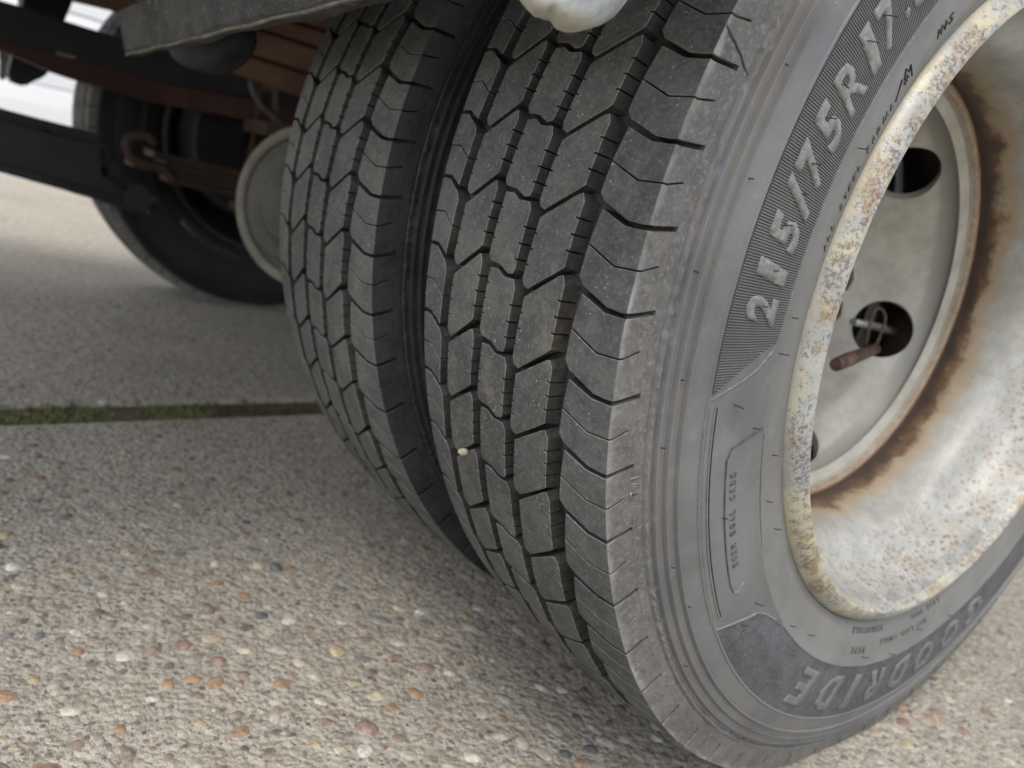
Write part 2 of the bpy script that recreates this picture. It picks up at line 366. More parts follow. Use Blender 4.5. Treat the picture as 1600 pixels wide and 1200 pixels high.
# moss tufts
v = []; f = []
for k in range(7000):
    y = random.uniform(-1.3, .35); dens = .9 if y < -.24 else .35
    if random.random() > dens: continue
    x = -.805 + random.gauss(0, .016); x = max(-.840, min(-.770, x))
    if math.sin(y * 23) + math.sin(y * 57 + 1) * .8 + random.gauss(0, .5) < -.6: continue
    cx, cy, _ = ej(x, y, 0)
    hgt = random.uniform(.004, .015) * (1 if y < -.24 else .5); r_ = random.uniform(.0015, .004)
    b = len(v); a0 = random.random() * 6
    for q in range(4): v.append((cx + r_ * math.cos(a0 + q * 1.57), cy + r_ * math.sin(a0 + q * 1.57), -.0085))
    v.append((cx + random.gauss(0, .003), cy + random.gauss(0, .003), -.0085 + hgt * .6))
    for q in range(4): f.append((b + q, b + (q + 1) % 4, b + 4))
mk('moss', mesh('moss', v, f), M['moss'], kind='stuff', label='green moss and dark dirt growing in the joint between the slabs')

# pebbles
pebm = []
for i in range(14):
    bm = bmesh.new(); bmesh.ops.create_icosphere(bm, subdivisions=2 if i < 14 else 1, radius=1)
    ax = (random.uniform(.75, 1.25), random.uniform(.6, .9), .5)
    sx, sy = random.uniform(-.3, .3), random.uniform(-.3, .3)
    for v_ in bm.verts:
        c_ = v_.co; k_ = 1 + .16 * math.sin(c_.x * 3 + i) * math.cos(c_.y * 2.3 + 2 * i)
        v_.co = Vector((c_.x * ax[0] * k_ + sx * c_.y * .4, c_.y * ax[1] * k_ + sy * c_.x * .3, c_.z * ax[2]))
    me = bpy.data.meshes.new('pebble'); bm.to_mesh(me); bm.free()
    me.materials.append(PM[i])
    for p_ in me.polygons: p_.use_smooth = True
    pebm.append(me)
lowm = []
for i in range(6):
    bm = bmesh.new(); bmesh.ops.create_icosphere(bm, subdivisions=1, radius=1)
    for v_ in bm.verts: v_.co = Vector((v_.co.x * random.uniform(.8, 1.2), v_.co.y * random.uniform(.6, 1), v_.co.z * .5))
    bm.verts.index_update(); lowm.append(([v_.co.copy() for v_ in bm.verts], [tuple(x.index for x in f_.verts) for f_ in bm.faces])); bm.free()
def infrontcheck(x, y):
    d = Vector((x, y, 0)) - CAM; z = d.dot(RF)
    if z < .1: return None
    px = 800 + 1256.5 * d.dot(RR) / z; py = 600 + 1256.5 * d.dot(RD) / z
    if -40 < px < 1640 and -40 < py < 1240: return px, py, z
    return None
def hidden_by_tyre(px, py):
    L = [(455, 480), (515, 650), (620, 780), (755, 890), (860, 990), (950, 1070), (1080, 1180), (1200, 1205), (1330, 1165), (1430, 1100), (1560, 985), (1700, 830)]
    if px < 455: return False
    for (a, b), (c, d) in zip(L, L[1:]):
        if a <= px <= c: return py < b + (d - b) * (px - a) / (c - a) - 25
    return True
cand = []
tries = 0
while len(cand) < 24000 and tries < 900000:
    tries += 1
    x = random.uniform(-1.5, .5); y = random.uniform(-.75, 1.3)
    q = infrontcheck(x, y)
    if not q or hidden_by_tyre(q[0], q[1]): continue
    if abs(x + (y + .5) * .13 + .80) < .045: continue
    if random.random() > min(1, (.62 / q[2]) ** 2.2): continue
    r_ = min(.0112, random.lognormvariate(math.log(.0034), .48))
    cand.append((r_ / q[2], r_, x, y, q[2]))
cand.sort(reverse=True)
placed = {}
def clash(x, y, r_):
    gx, gy = int(x / .02), int(y / .02)
    for i in (-1, 0, 1):
        for j in (-1, 0, 1):
            for (a, b, c) in placed.get((gx + i, gy + j), ()):
                if (a - x) ** 2 + (b - y) ** 2 < (.85 * (c + r_)) ** 2: return True
    placed.setdefault((gx, gy), []).append((x, y, r_)); return False
V = []; F = []; T = []; nbig = 0
for (k, r_, x, y, z) in cand:
    if clash(x, y, r_): continue
    rot = random.random() * 6.28; zz = -.5 * r_ + random.uniform(.07, .21) * r_ 
    if nbig < 300:
        i = random.choices(range(14), [4, 5, 5, 4, 4, 4, 3, 5, 3, 5, 5, 1, 5, 5])[0]
        o = bpy.data.objects.new('pebble', pebm[i]); col.objects.link(o)
        o.parent = slab_near if x > -.80 - (y + .5) * .13 else slab_far
        o.location = (x, y, zz); o.rotation_euler = (random.gauss(0, .1), random.gauss(0, .1), rot); o.scale = (r_, r_, r_); nbig += 1
    else:
        vv, ff = random.choice(lowm); b = len(V); c_, s_ = math.cos(rot), math.sin(rot)
        tone = random.choice(PC[:4] + PC[1:4] + PC[7:11] + PC); j_ = random.uniform(.7, 1.15)
        for p in vv: V.append((x + r_ * (c_ * p.x - s_ * p.y), y + r_ * (s_ * p.x + c_ * p.y), zz + r_ * p.z)); T += [tone[0] * j_, tone[1] * j_, tone[2] * j_, 1]
        for t_ in ff: F.append((b + t_[0], b + t_[1], b + t_[2]))
me = mesh('small_pebbles', V, F); a = me.color_attributes.new('tint', 'FLOAT_COLOR', 'POINT'); a.data.foreach_set('color', T)
mk('small_pebbles', me, M['pebble'], slab_near, 'small pebbles set in the concrete', 'stuff', True)

# far wall: white roller shutter with kerb
def wpt(x, y, z): return Vector((x + (y + .2) * -.13, y, z))
wall = bpy.data.objects.new('roller_shutter', None); col.objects.link(wall); wall.location = (0, 0, 0)
wall['label'] = 'bright white ribbed shutter wall across the yard, seen under the truck on the left'; wall['category'] = 'shutter'
XW = -3.75
z = .08; k = 0
while z < 2.6:
    hgt = .155
    prof = [(0, z), (.012, z + .006), (.016, z + hgt * .5), (.012, z + hgt - .010), (0, z + hgt - .003), (-.05, z + hgt - .003), (-.05, z)]
    vv = []; 
    for y in (-3.5, 4.0):
        for (dx, zz) in prof:
            p = wpt(XW + dx, y, zz); vv.append(p)
    n_ = len(prof); ff = [tuple(range(n_)), tuple(range(n_, 2 * n_))[::-1]] + [(i, (i + 1) % n_, n_ + (i + 1) % n_, n_ + i) for i in range(n_)]
    mk('shutter_slat', fixn(mesh('shutter_slat', vv, ff)), M['wall'], wall); z += hgt
kb = [wpt(XW + .06, -3.5, -.02), wpt(XW + .06, -3.5, .075), wpt(XW - .06, -3.5, .075), wpt(XW - .06, -3.5, -.02)]
mk('sill', prism('sill', kb, wpt(0, 4, 0) - wpt(0, -3.5, 0), .006), M['wallbase'], wall)

# ------------------------------------------------------------------ the truck
truck = bpy.data.objects.new('truck', None); col.objects.link(truck); truck.location = (0, 0, 0)
truck['label'] = 'truck with worn dual rear tyres and a rusty white steel wheel, parked on aggregate concrete'
truck['category'] = 'truck'

# ---- tread mapping: (s, u, h) in mm -> tyre local
TW = 176.0
def surf(s, h):
    """s: mm across the tread from the outer shoulder edge (positive = down the shoulder); returns (x, r) in m"""
    def half(s):           # s measured from this side's edge
        if s > 0:
            d = Vector((4.1, -22.5)).normalized(); n = Vector((22.5, 4.1)).normalized()
            p = Vector((0, 372)) + d * s
        else:
            p = Vector((s, 376.5 - 4.5 * ((s + 93.5) / 93.5) ** 2)); n = Vector((0, 1))
        k = min(1, max(0, (s + 4) / 8)); n = (Vector((0, 1)) * (1 - k) + Vector((22.5, 4.1)).normalized() * k).normalized()
        return p + n * h
    if s > -93.5: p = half(s)
    else:
        q = half(-TW - s); p = Vector((-TW - q.x, q.y))
    return p.x / 1000, p.y / 1000
def floor_h(s):
    t = s if s > -93.5 else -TW - s
    return -8.6 if t < 0 else -8.6 + 5.4 * min(1, t / 15.5)

def sipes(p0, p1, us, depth, w=1.0, g=2.8):
    """edge p0->p1 with thin cuts at given u; returns list of (s,u,draft,dir)"""
    p0 = Vector(p0); p1 = Vector(p1); d = (p1 - p0).normalized(); out = Vector((d.y, -d.x))
    res = [(p0.x, p0.y, g, None)]
    sg = 1 if p1.y > p0.y else -1
    for u in (us if sg > 0 else us[::-1]):
        t = (u - p0.y) / (p1.y - p0.y); m_ = p0.lerp(p1, t)
        a = m_ - d * w / 2; b = m_ + d * w / 2
        ia = a - out * depth; ib = b - out * depth
        res += [(a.x, a.y, g, out), (ia.x, ia.y, 0, None), (ib.x, ib.y, 0, None), (b.x, b.y, g, out)]
    res.append((p1.x, p1.y, g, None))
    return res
def G(l, g=.5): return [(a, b, g, None) for a, b in l]
# orientation: all polygons run so that "out" = (d.y,-d.x) points away from the block
rib4 = G([(-71.5, 7.6), (-48.0, -8.6), (-45.2, -9.6)]) + sipes((-42.8, -5.2), (-45.5, 29.2), [3.4, 12.1, 20.8], 2.6) + G([(-50.0, 32.8), (-69.8, 46.6), (-73.6, 45.4)]) + sipes((-75.2, 41.6), (-71.5, 8.2), [16.3, 25, 33.9], 2.0)
rib3 = G([(-104.7, -1.6), (-98.1, -2.2), (-91.8, 1.0), (-82.4, .8)]) + sipes((-80.2, 5.3), (-82.9, 38.5), [14.7, 24.1, 33.0], 2.6) + G([(-84.2, 41.4), (-88.3, 42.2), (-96.3, 38.6), (-105.8, 38.0)]) + sipes((-108.2, 34.7), (-105.2, 2.0), [7.1, 16.1, 24.9], 1.8)
rib2 = G([(-142.3, 10.2), (-118.4, -6.2), (-116.1, -6.9)]) + sipes((-113.8, -2.2), (-116.3, 31.2), [5.5, 14.5, 23.4], 2.4) + G([(-120.6, 34.6), (-139.2, 47.8), (-142.6, 47.0)]) + sipes((-144.8, 43.0), (-142.4, 11.0), [17, 26, 35], 1.8)
def shoulder_rib():
    pr = [(-30, -3.8), (-14, 1.8), (-3.3, 1.7), (3, 1.3), (15.5, -1.6)]
    nx = [(15.5, 38.9), (4.1, 41.7), (-4.1, 42.6), (-12.9, 42.3), (-23, 38.2), (-30.5, 35.4)]
    L = G(pr[:-1], .3) + [(15.5, -1.6, -1, None), (15.5, 38.9, -1, None)] + G(nx[1:], .3) + [(-34.3, 31, 3.0, None)]
    L += [(-32.9, 14.9, 2.6, Vector((-1, 0))), (-14.6, 22.3, 0, None), (2.8, 21.3, 0, None), (11.2, 17.6, 0, None), (10.8, 16.8, 0, None), (2.6, 20.4, 0, None), (-14.2, 21.4, 0, None), (-32.8, 13.9, 2.6, Vector((-1, 0)))]
    return L
rib5 = shoulder_rib()
rib1 = [(-TW - (a * .69 if a < 0 else a), 40.4 - b, g, (-d if d is not None else None)) for a, b, g, d in rib5]

def block_bm(poly, k):
    """k: pitch length factor (actual pitch / 43.4 mm)"""
    n = len(poly)
    P = [Vector((a, b * k)) for a, b, _, _ in poly]
    area = sum(P[i].x * P[(i + 1) % n].y - P[(i + 1) % n].x * P[i].y for i in range(n))
    sgn = 1 if area > 0 else -1
    nor = []
    for i in range(n):
        a = (P[i] - P[i - 1]); b = (P[(i + 1) % n] - P[i]); a.normalize(); b.normalize()
        na = Vector((a.y, -a.x)) * sgn; nb = Vector((b.y, -b.x)) * sgn; m_ = na + nb
        if m_.length < 1e-3: m_ = na
        m_.normalize(); m_ = m_ / max(.5, m_.dot(na)); nor.append(m_)
    bm = bmesh.new()
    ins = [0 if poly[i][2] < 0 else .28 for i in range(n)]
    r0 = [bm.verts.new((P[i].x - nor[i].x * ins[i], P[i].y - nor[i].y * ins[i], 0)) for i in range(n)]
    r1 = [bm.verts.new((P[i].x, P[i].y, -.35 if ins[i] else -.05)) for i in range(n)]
    r2 = []
    for i in range(n):
        g, d = max(0, poly[i][2]), poly[i][3]; o = (d if d is not None else nor[i]) * g
        r2.append(bm.verts.new((P[i].x + o.x, P[i].y + o.y, -9.0)))
    ft = bm.faces.new(r0); ft.material_index = 0
    for A, B in ((r0, r1), (r1, r2)):
        for i in range(n):
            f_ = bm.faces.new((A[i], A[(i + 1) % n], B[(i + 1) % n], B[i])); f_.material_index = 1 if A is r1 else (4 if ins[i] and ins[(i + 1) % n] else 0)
    us = [p.y for p in P]
    u = math.floor(min(us) / 5) * 5 + 5
    while u < max(us):
        bmesh.ops.bisect_plane(bm, geom=bm.verts[:] + bm.edges[:] + bm.faces[:], plane_co=(0, u, 0), plane_no=(0, 1, 0)); u += 5
    if max(p.x for p in P) > 0 or min(p.x for p in P) < -TW:
        for s in (-4, 0, 4):
            for q in (s, -TW - s):
                bmesh.ops.bisect_plane(bm, geom=bm.verts[:] + bm.edges[:] + bm.faces[:], plane_co=(q, 0, 0), plane_no=(1, 0, 0))
    bmesh.ops.recalc_face_normals(bm, faces=bm.faces)
    for f_ in bm.faces:
        c = f_.calc_center_median(); sp = c.x if c.x > -93.5 else -TW - c.x
        if f_.material_index == 0 and sp > -31: f_.material_index = 3
        if f_.material_index in (0, 3) and sp > 0: f_.material_index = 2
        elif f_.material_index in (1, 4) and sp > 1: f_.material_index = 2
    bmesh.ops.triangulate(bm, faces=bm.faces)
    for v_ in bm.verts:
        s, u, h = v_.co; x, r_ = surf(s, h); t = u / 376.5
        v_.co = (x, r_ * math.cos(t), r_ * math.sin(t))
    bmesh.ops.recalc_face_normals(bm, faces=bm.faces)
    return bm
cache = {}
RIBS = {'rib1': rib1, 'rib2': rib2, 'rib3': rib3, 'rib4': rib4, 'rib5': rib5}
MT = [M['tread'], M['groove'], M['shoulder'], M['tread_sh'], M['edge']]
dark_variant = False
def block_mesh(rn, deg):
    key = (rn, round(deg, 2), dark_variant)
    if key not in cache:
        bm = block_bm(RIBS[rn], math.radians(deg) * 376.5 / 43.4)
        me = bpy.data.meshes.new('tread_block'); bm.to_mesh(me); bm.free()
        for m_ in MT: me.materials.append(m_)
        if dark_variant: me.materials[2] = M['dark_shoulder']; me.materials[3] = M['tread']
        cache[key] = me
    return cache[key]
# pitch sequence: (start degrees (tyre angle, from +Y towards +Z), length)
PH = 8.5
vis = [6.0, 6.0, 6.3, 6.6, 6.0, 6.0, 6.8, 6.2, 6.0, 6.4]
start = 157.3
seq = []; a = start
for p in vis: seq.append((a, p, True)); a += p
pre = [6.0, 6.2, 6.0, 6.4, 6.0, 6.2, 6.0]; b = start
for p in pre: b -= p; seq.append((b, p, b > 128))
rest = 360 - (a - b); nrest = round(rest / 6.2)
for k in range(nrest): seq.append((a + k * rest / nrest, rest / nrest, False))

# ---- carcass
def carcass_profile(band=True):
    pr = []; mi = []
    def add(x, r, m=0): pr.append((x, r)); mi.append(m)
    side = [(.2335, -.004), (.2366, .0031), (.2378, .0052), (.2392, .0062), (.2402, .0060), (.2415, .0064), (.2425, .0075), (.2455, .0090), (.252, .0111), (.260, .0129), (.2705, .0147), (.2712, .01515), (.2722, .01510), (.273, .0146),
            (.284, .0153), (.295, .0156), (.306, .0146), (.3165, .0130), (.3172, .01345), (.3180, .01335), (.3186, .0125), (.3275, .0103), (.3300, .0096), (.3307, .0109), (.3315, .0107), (.3324, .0082), (.3366, .0078), (.3372, .0093), (.3381, .0090), (.3391, .0064), (.3428, .0060), (.3434, .0074), (.3443, .0070), (.3453, .0043), (.3480, .0036), (.3487, .0056), (.3497, .0054), (.3503, .0036), (.3510, .0040)]
    # left bead -> left shoulder (mirrored), floor, right shoulder -> right bead
    for r_, x in side: add(-TW / 1000 - x, r_, 0)
    ss = [-TW - 15.8]
    x, r_ = surf(-TW - 15.6, 0); add(x, r_, 1)
    x, r_ = surf(-TW - 15.5, floor_h(-TW - 15.5)); add(x, r_, 1)
    s = -TW - 12
    while s <= 12:
        x, r_ = surf(s, floor_h(s)); add(x, r_, 1); s += 3.3
    x, r_ = surf(15.5, floor_h(15.5)); add(x, r_, 2)
    x, r_ = surf(15.6, 0); add(x, r_, 2)
    for r_, x in side[::-1]: add(x, r_, 0)
    return pr, mi
pr, mi = carcass_profile()
NP = len(pr)
jr = [random.gauss(0, 1) for _ in range(1200)]
jr = [(jr[i] + jr[i - 1] * .8) for i in range(1200)]
liprows = [i for i, (x, r_) in enumerate(pr) if .3478 < r_ < .3502 and x > 0]
def jit(i, k):
    if i in liprows: return (.00035 * jr[k], -.0004 * abs(jr[(k * 7) % 1200]))
    return (0, 0)
carc = lathe_x('tyre', pr, 1200, mi, False, jit)
for m_ in (M['side'], M['groove'], M['shoulder']): carc.materials.append(m_)
for p_ in carc.polygons: p_.use_smooth = True
carc.set_sharp_from_angle(angle=R(38))
fixn(carc)

def join_blocks(name, items):
    V = []; F = []; MI = []
    for rn, deg, ang in items:
        me = block_mesh(rn, deg); c, s = math.cos(R(ang)), math.sin(R(ang)); b = len(V)
        for v_ in me.vertices: V.append((v_.co.x, v_.co.y * c - v_.co.z * s, v_.co.y * s + v_.co.z * c))
        for p_ in me.polygons: F.append(tuple(b + i for i in p_.vertices)); MI.append(p_.material_index)
    me = mesh(name, V, F, MI)
    for m_ in MT: me.materials.append(m_)
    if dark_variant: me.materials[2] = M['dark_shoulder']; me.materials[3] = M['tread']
    return me
farm = None
def tyre(x0, label, phase=0, lo=120, hi=226, single=True):
    t = mk('tyre', carc, None, truck, label); t.location = (x0, 0, H)
    rest_ = []
    for (a, p, vis_) in seq:
        ang = (a + PH + phase) % 360
        for rn in RIBS:
            if single and lo < ang < hi:
                o = bpy.data.objects.new('tread_block', block_mesh(rn, p)); col.objects.link(o); o.parent = t; o.rotation_euler = (R(ang), 0, 0)
            else: rest_.append((rn, p, ang))
    if single:
        o = mk('tread_blocks', join_blocks('tread_blocks', rest_), None, t, kind='stuff')
    else:
        global farm
        if farm is None: farm = join_blocks('tread_blocks', rest_)
        o = mk('tread_blocks', farm, None, t, kind='stuff')
    return t
t_out = tyre(0, 'outer dual tyre with raised size lettering and worn ribbed tread')
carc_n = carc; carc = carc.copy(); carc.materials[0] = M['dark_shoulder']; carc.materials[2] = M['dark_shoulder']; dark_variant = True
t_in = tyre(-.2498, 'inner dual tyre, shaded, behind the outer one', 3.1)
dark_variant = False
carc = carc.copy(); carc.materials[0] = M['deep']; carc.materials[2] = M['groove']  # darker copy: shade on the far tyre is put into its colours
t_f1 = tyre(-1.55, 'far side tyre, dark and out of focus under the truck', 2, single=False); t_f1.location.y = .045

# ---- sidewall furniture on the outer tyre
RX = [(.2366, .0031), (.2402, .0060), (.2425, .0075), (.2455, .0090), (.252, .0111), (.260, .0129), (.2705, .0147), (.284, .0153), (.295, .0156), (.306, .0146), (.3165, .0130), (.3275, .0103), (.3335, .0085), (.3400, .0067), (.3495, .0041), (.372, 0)]
def sx(r_):
    for (a, xa), (b, xb) in zip(RX, RX[1:]):
        if r_ <= b: return xa + (xb - xa) * max(0, (r_ - a) / (b - a))
    return 0
def on_side(r_, deg, h): # world/tyre angle in degrees, h metres proud
    t = R(deg); return Vector((sx(r_) + h, r_ * math.cos(t), r_ * math.sin(t)))
def strip_on_side(name, path, w_, h, mat, closed=False, label=None, parent=None, kind=None):
    """thin raised bead along path of (r, deg)"""
    pts = []
    for (r1, d1), (r2, d2) in zip(path, path[1:] + ([path[0]] if closed else [])):
        n_ = max(1, int(abs(d2 - d1) / .6), int(abs(r2 - r1) / .004))
        for i in range(n_): pts.append((r1 + (r2 - r1) * i / n_, d1 + (d2 - d1) * i / n_))
    if not closed: pts.append(path[-1])
    P3 = [on_side(r_, d, 0) for r_, d in pts]
    v = []; f = []; N = len(P3)
    for i, p in enumerate(P3):
        a = P3[i - 1] if (i > 0 or closed) else p; b = P3[(i + 1) % N] if (i < N - 1 or closed) else p
        d = (b - a).normalized(); n_ = Vector((1, 0, 0)); s_ = d.cross(n_).normalized()
        for (o1, o2) in ((-1, -.0004), (-.45, h), (.45, h), (1, -.0004)): v.append(p + s_ * (w_ / 2 * o1) + n_ * o2)
    for i in range(N if closed else N - 1):
        j = (i + 1) % N
        for k in range(3): f.append((4 * i + k, 4 * i + k + 1, 4 * j + k + 1, 4 * j + k))
    return mk(name, fixn(mesh(name, v, f)), mat, parent or t_out, label, kind)
def patch_on_side(name, inner, outer, h, mat, label=None):
    """raised patch between two curves given as lists of (r,deg) of equal length"""
    v = []; f = []; K = 8; n_ = len(inner)
    for (r1, d1), (r2, d2) in zip(inner, outer):
        for k in range(K + 1):
            t = k / K; v.append(on_side(r1 + (r2 - r1) * t, d1 + (d2 - d1) * t, h))
    for i in range(n_ - 1):
        for k in range(K): a = i * (K + 1) + k; f.append((a, a + 1, a + K + 2, a + K + 1))
    me = fixn(mesh(name, v, f))
    if me.polygons[0].normal.x < 0: me.flip_normals()
    return mk(name, me, mat, t_out, label, smooth=True)
# hatched band
def hatch_inner_r(d):   # the lower end slants from the outer circle to the inner one
    if d > 185.8: return .2735 + (.3165 - .2735) * min(1, (d - 185.8) / 5.0) ** .8
    return .2730
N_ = 140; ds = [126 + (190.7 - 126) * i / N_ for i in range(N_ + 1)]
patch_on_side('hatched_band', [(hatch_inner_r(d), d) for d in ds], [(.3166, d) for d in ds], .00012, M['hatch'], 'dark band of fine radial ribs behind the size lettering')
v = []; f = []; d = 126.0
while d < 190.2:
    ri = hatch_inner_r(d) + .0006; K = 7; b = len(v); wd = .078; h_ = .00065
    for k in range(K + 1):
        r_ = ri + (.3163 - ri) * k / K; wk = wd * (.295 / r_)
        for (o1, o2) in ((-wk, .0001), (-wk * .5, h_), (wk * .5, h_), (wk, .0001)): v.append(on_side(r_, d + o1, o2))
    for k in range(K):
        for q in range(3): a = b + 4 * k + q; f.append((a, a + 1, a + 5, a + 4))
    d += .262
me = fixn(mesh('hatch_ribs', v, f)); mk('hatch_ribs', me, M['side'], t_out, kind='stuff')
strip_on_side('band_edge', [(.2722, 126)] + [(.2722, 150), (.2722, 184.5), (.276, 186.8), (.286, 188.6), (.300, 189.8), (.3172, 191.2)], .0009, .0006, M['letter'])
# dark brand band
ds = [220.0 + (330 - 220.0) * i / 160 for i in range(161)]
def gin(d):
    if d < 224.5: return .2815 + .036 * ((224.5 - d) / 4.5)
    if d < 230: return .2815 - .0095 * ((d - 224.5) / 5.5)
    return .2720
patch_on_side('brand_band', [(gin(d), d) for d in ds], [(.3168, d) for d in ds], .00022, M['dark_side'], 'smooth dark band behind the maker lettering')
strip_on_side('band_edge', [(.3172, 220), (.300, 221.6), (.286, 223.3), (.2805, 225.2), (.2758, 228), (.2722, 231.5), (.2720, 240), (.2720, 330)], .0013, .0008, M['letter'])
strip_on_side('band_edge', [(.3175, 220), (.3175, 330)], .0010, .0007, M['letter'])
for dr in (.3185, .3130): strip_on_side('rib_line', [(dr, 191.9), (dr, 218.8)], .0009, .0007, M['letter'])
for dr in (.3168, .3113): strip_on_side('rib_line', [(dr, 192.0), (dr, 218.6)], .0010, .0003, M['black'])
strip_on_side('label_frame', [(.2725, 196.0), (.2700, 197.2), (.2695, 206), (.2705, 213.6)], .0010, .0006, M['letter'])
strip_on_side('label_frame', [(.2992, 216.4), (.3005, 215.0), (.3005, 206), (.3005, 198.2), (.2975, 196.9), (.2740, 196.0), (.2725, 196.0)], .0011, .0007, M['dark_side'])
strip_on_side('label_frame', [(.2992, 216.4), (.2965, 216.9), (.290, 216.3)], .0011, .0007, M['letter'])

# ---- raised writing
def glyph_mesh(ch, height, width=None, bold=.0, shear=0, res=2):
    cu = bpy.data.curves.new('glyph', 'FONT'); cu.body = ch; cu.size = 1; cu.offset = bold; cu.resolution_u = res; cu.shear = 0
    o = bpy.data.objects.new('glyph', cu); col.objects.link(o)
    me = o.to_mesh(); bm = bmesh.new(); bm.from_mesh(me); o.to_mesh_clear(); bpy.data.objects.remove(o); bpy.data.curves.remove(cu)
    bmesh.ops.remove_doubles(bm, verts=bm.verts, dist=1e-5)
    bmesh.ops.dissolve_limit(bm, angle_limit=.01, verts=bm.verts, edges=bm.edges)
    xs = [v_.co.x for v_ in bm.verts]; ys = [v_.co.y for v_ in bm.verts]
    x0, x1, y0, y1 = min(xs), max(xs), min(ys), max(ys); sy = height / (y1 - y0); sx_ = (width / (x1 - x0)) if width else sy
    for v_ in bm.verts:
        y = (v_.co.y - (y0 + y1) / 2) * sy; v_.co = ((v_.co.x - (x0 + x1) / 2) * sx_ + y * shear, y, 0)
    return bm
def word(ch, r_c, deg, height, width, h, mat, bold=.02, shear=.2, name='letter', label=None, lo=-.0003, cut=.004, parent=None, place=on_side):
    bm = glyph_mesh(ch, height, width, bold, shear)
    ext = bmesh.ops.extrude_face_region(bm, geom=bm.faces[:])
    for v_ in [e for e in ext['geom'] if isinstance(e, bmesh.types.BMVert)]: v_.co.z = 1
    if cut:
        for ax, half in ((0, width / 2 + height * shear), (1, height / 2)):
            p = -half + cut
            while p < half:
                no = (1, 0, 0) if ax == 0 else (0, 1, 0); co = (p, 0, 0) if ax == 0 else (0, p, 0)
                bmesh.ops.bisect_plane(bm, geom=bm.verts[:] + bm.edges[:] + bm.faces[:], plane_co=co, plane_no=no); p += cut
    bmesh.ops.triangulate(bm, faces=bm.faces)
    for v_ in bm.verts:
        x, y, z = v_.co; r_ = r_c + y; d = deg - math.degrees(x / r_c)     # reads clockwise seen from outside, tops outward
        v_.co = place(r_, d, h if z > .5 else lo)
    bmesh.ops.recalc_face_normals(bm, faces=bm.faces)
    me = bpy.data.meshes.new(name); bm.to_mesh(me); bm.free()
    return mk(name, me, mat, parent or t_out, label)
for ch, d, wd in (('2', 182.3, .0145), ('1', 178.7, .0085), ('5', 174.8, .0145), ('/', 171.5, .0130), ('7', 168.3, .0145), ('5', 164.4, .0145), ('R', 159.9, .0175), ('1', 156.2, .0085), ('7', 153.0, .0145), ('.', 150.3, .0048), ('5', 147.3, .0145)):
    if ch == '.': word(ch, .2875, d, .0050, .0050, .0011, M['letter'], .03, .2)
    else: word(ch, .2950, d, .0240, wd * (1.08 if ch == 'R' else 1), .0011, M['letter'], .02 if ch == 'R' else .042, .18)
for ch, d, wd in (('G', 301.5, .025), ('O', 293.5, .027), ('O', 285.2, .027), ('D', 277.2, .025), ('R', 269.1, .025), ('I', 262.6, .0105), ('D', 254.9, .025), ('E', 246.3, .023)):
    word(ch, .2948, d, .0295, wd, .0010, M['maker'], .038, .16)
def text_run(txt, r_c, d0, step, height, width, h, mat, shear=.1, bold=.01, name='small_letter', place=on_side, lo=-.0003):
    d = d0
    for ch in txt:
        if ch != ' ':
            word(ch, r_c, d, height, width * (.35 if ch in 'I1|' else 1), h, mat, bold, shear, name, None, lo, 0, None, place)
        d -= step * (.62 if ch in 'I1' else 1)
text_run('ALL STEEL RADIAL', .2502, 174.2, 1.27, .0046, .0034, .0005, M['dark_side'], .15)
text_run('M+S', .2530, 144.6, 1.25, .0052, .0042, .0005, M['black'], .15)
text_run('EGEM EGAL CXEE', .2945, 212.6, .95, .0044, .0028, .0005, M['dark_side'], .1)
text_run('REGROOVABLE', .2455, 268, 1.1, .0042, .0032, .0004, M['dark_side'], .05)
text_run('MAX LOAD SINGLE', .2560, 284, 1.15, .0042, .0032, .0004, M['dark_side'], .05)
text_run('LOAD DUAL', .2470, 289, 1.2, .0040, .0030, .0004, M['dark_side'], .05)
text_run('MADE', .2600, 262, 1.4, .0050, .0036, .0004, M['dark_side'], .05)
# tread wear mark on the shoulder
text_run('TWI', .3555, 198.9, .75, .0058, .0034, .0007, M['letter'], 0, .01, 'small_letter', lambda r_, d, h: Vector((.0041 * (.372 - r_) / .0225 + h, r_ * math.cos(R(d)), r_ * math.sin(R(d)))))
# three-peak mountain mark near the bead
mc = (.2535, 152.4)
def mpt(x, y): return (mc[0] + y, mc[1] - math.degrees(x / mc[0]))
mp = [(-.011, -.0045), (-.0035, .0035), (-.0015, .001), (.001, .0065), (.0035, .0015), (.0055, .0045), (.0065, -.0045)]
strip_on_side('mountain_mark', [mpt(a, b) for a, b in mp], .0008, .0006, M['black'], label='small snow mountain outline moulded near the bead')
for k in range(3):
    a_ = k * math.pi / 3; cx, cy = .0005, -.001
    strip_on_side('mountain_mark', [mpt(cx + .0028 * math.cos(a_), cy + .0028 * math.sin(a_)), mpt(cx - .0028 * math.cos(a_), cy - .0028 * math.sin(a_))], .0006, .0005, M['black'])
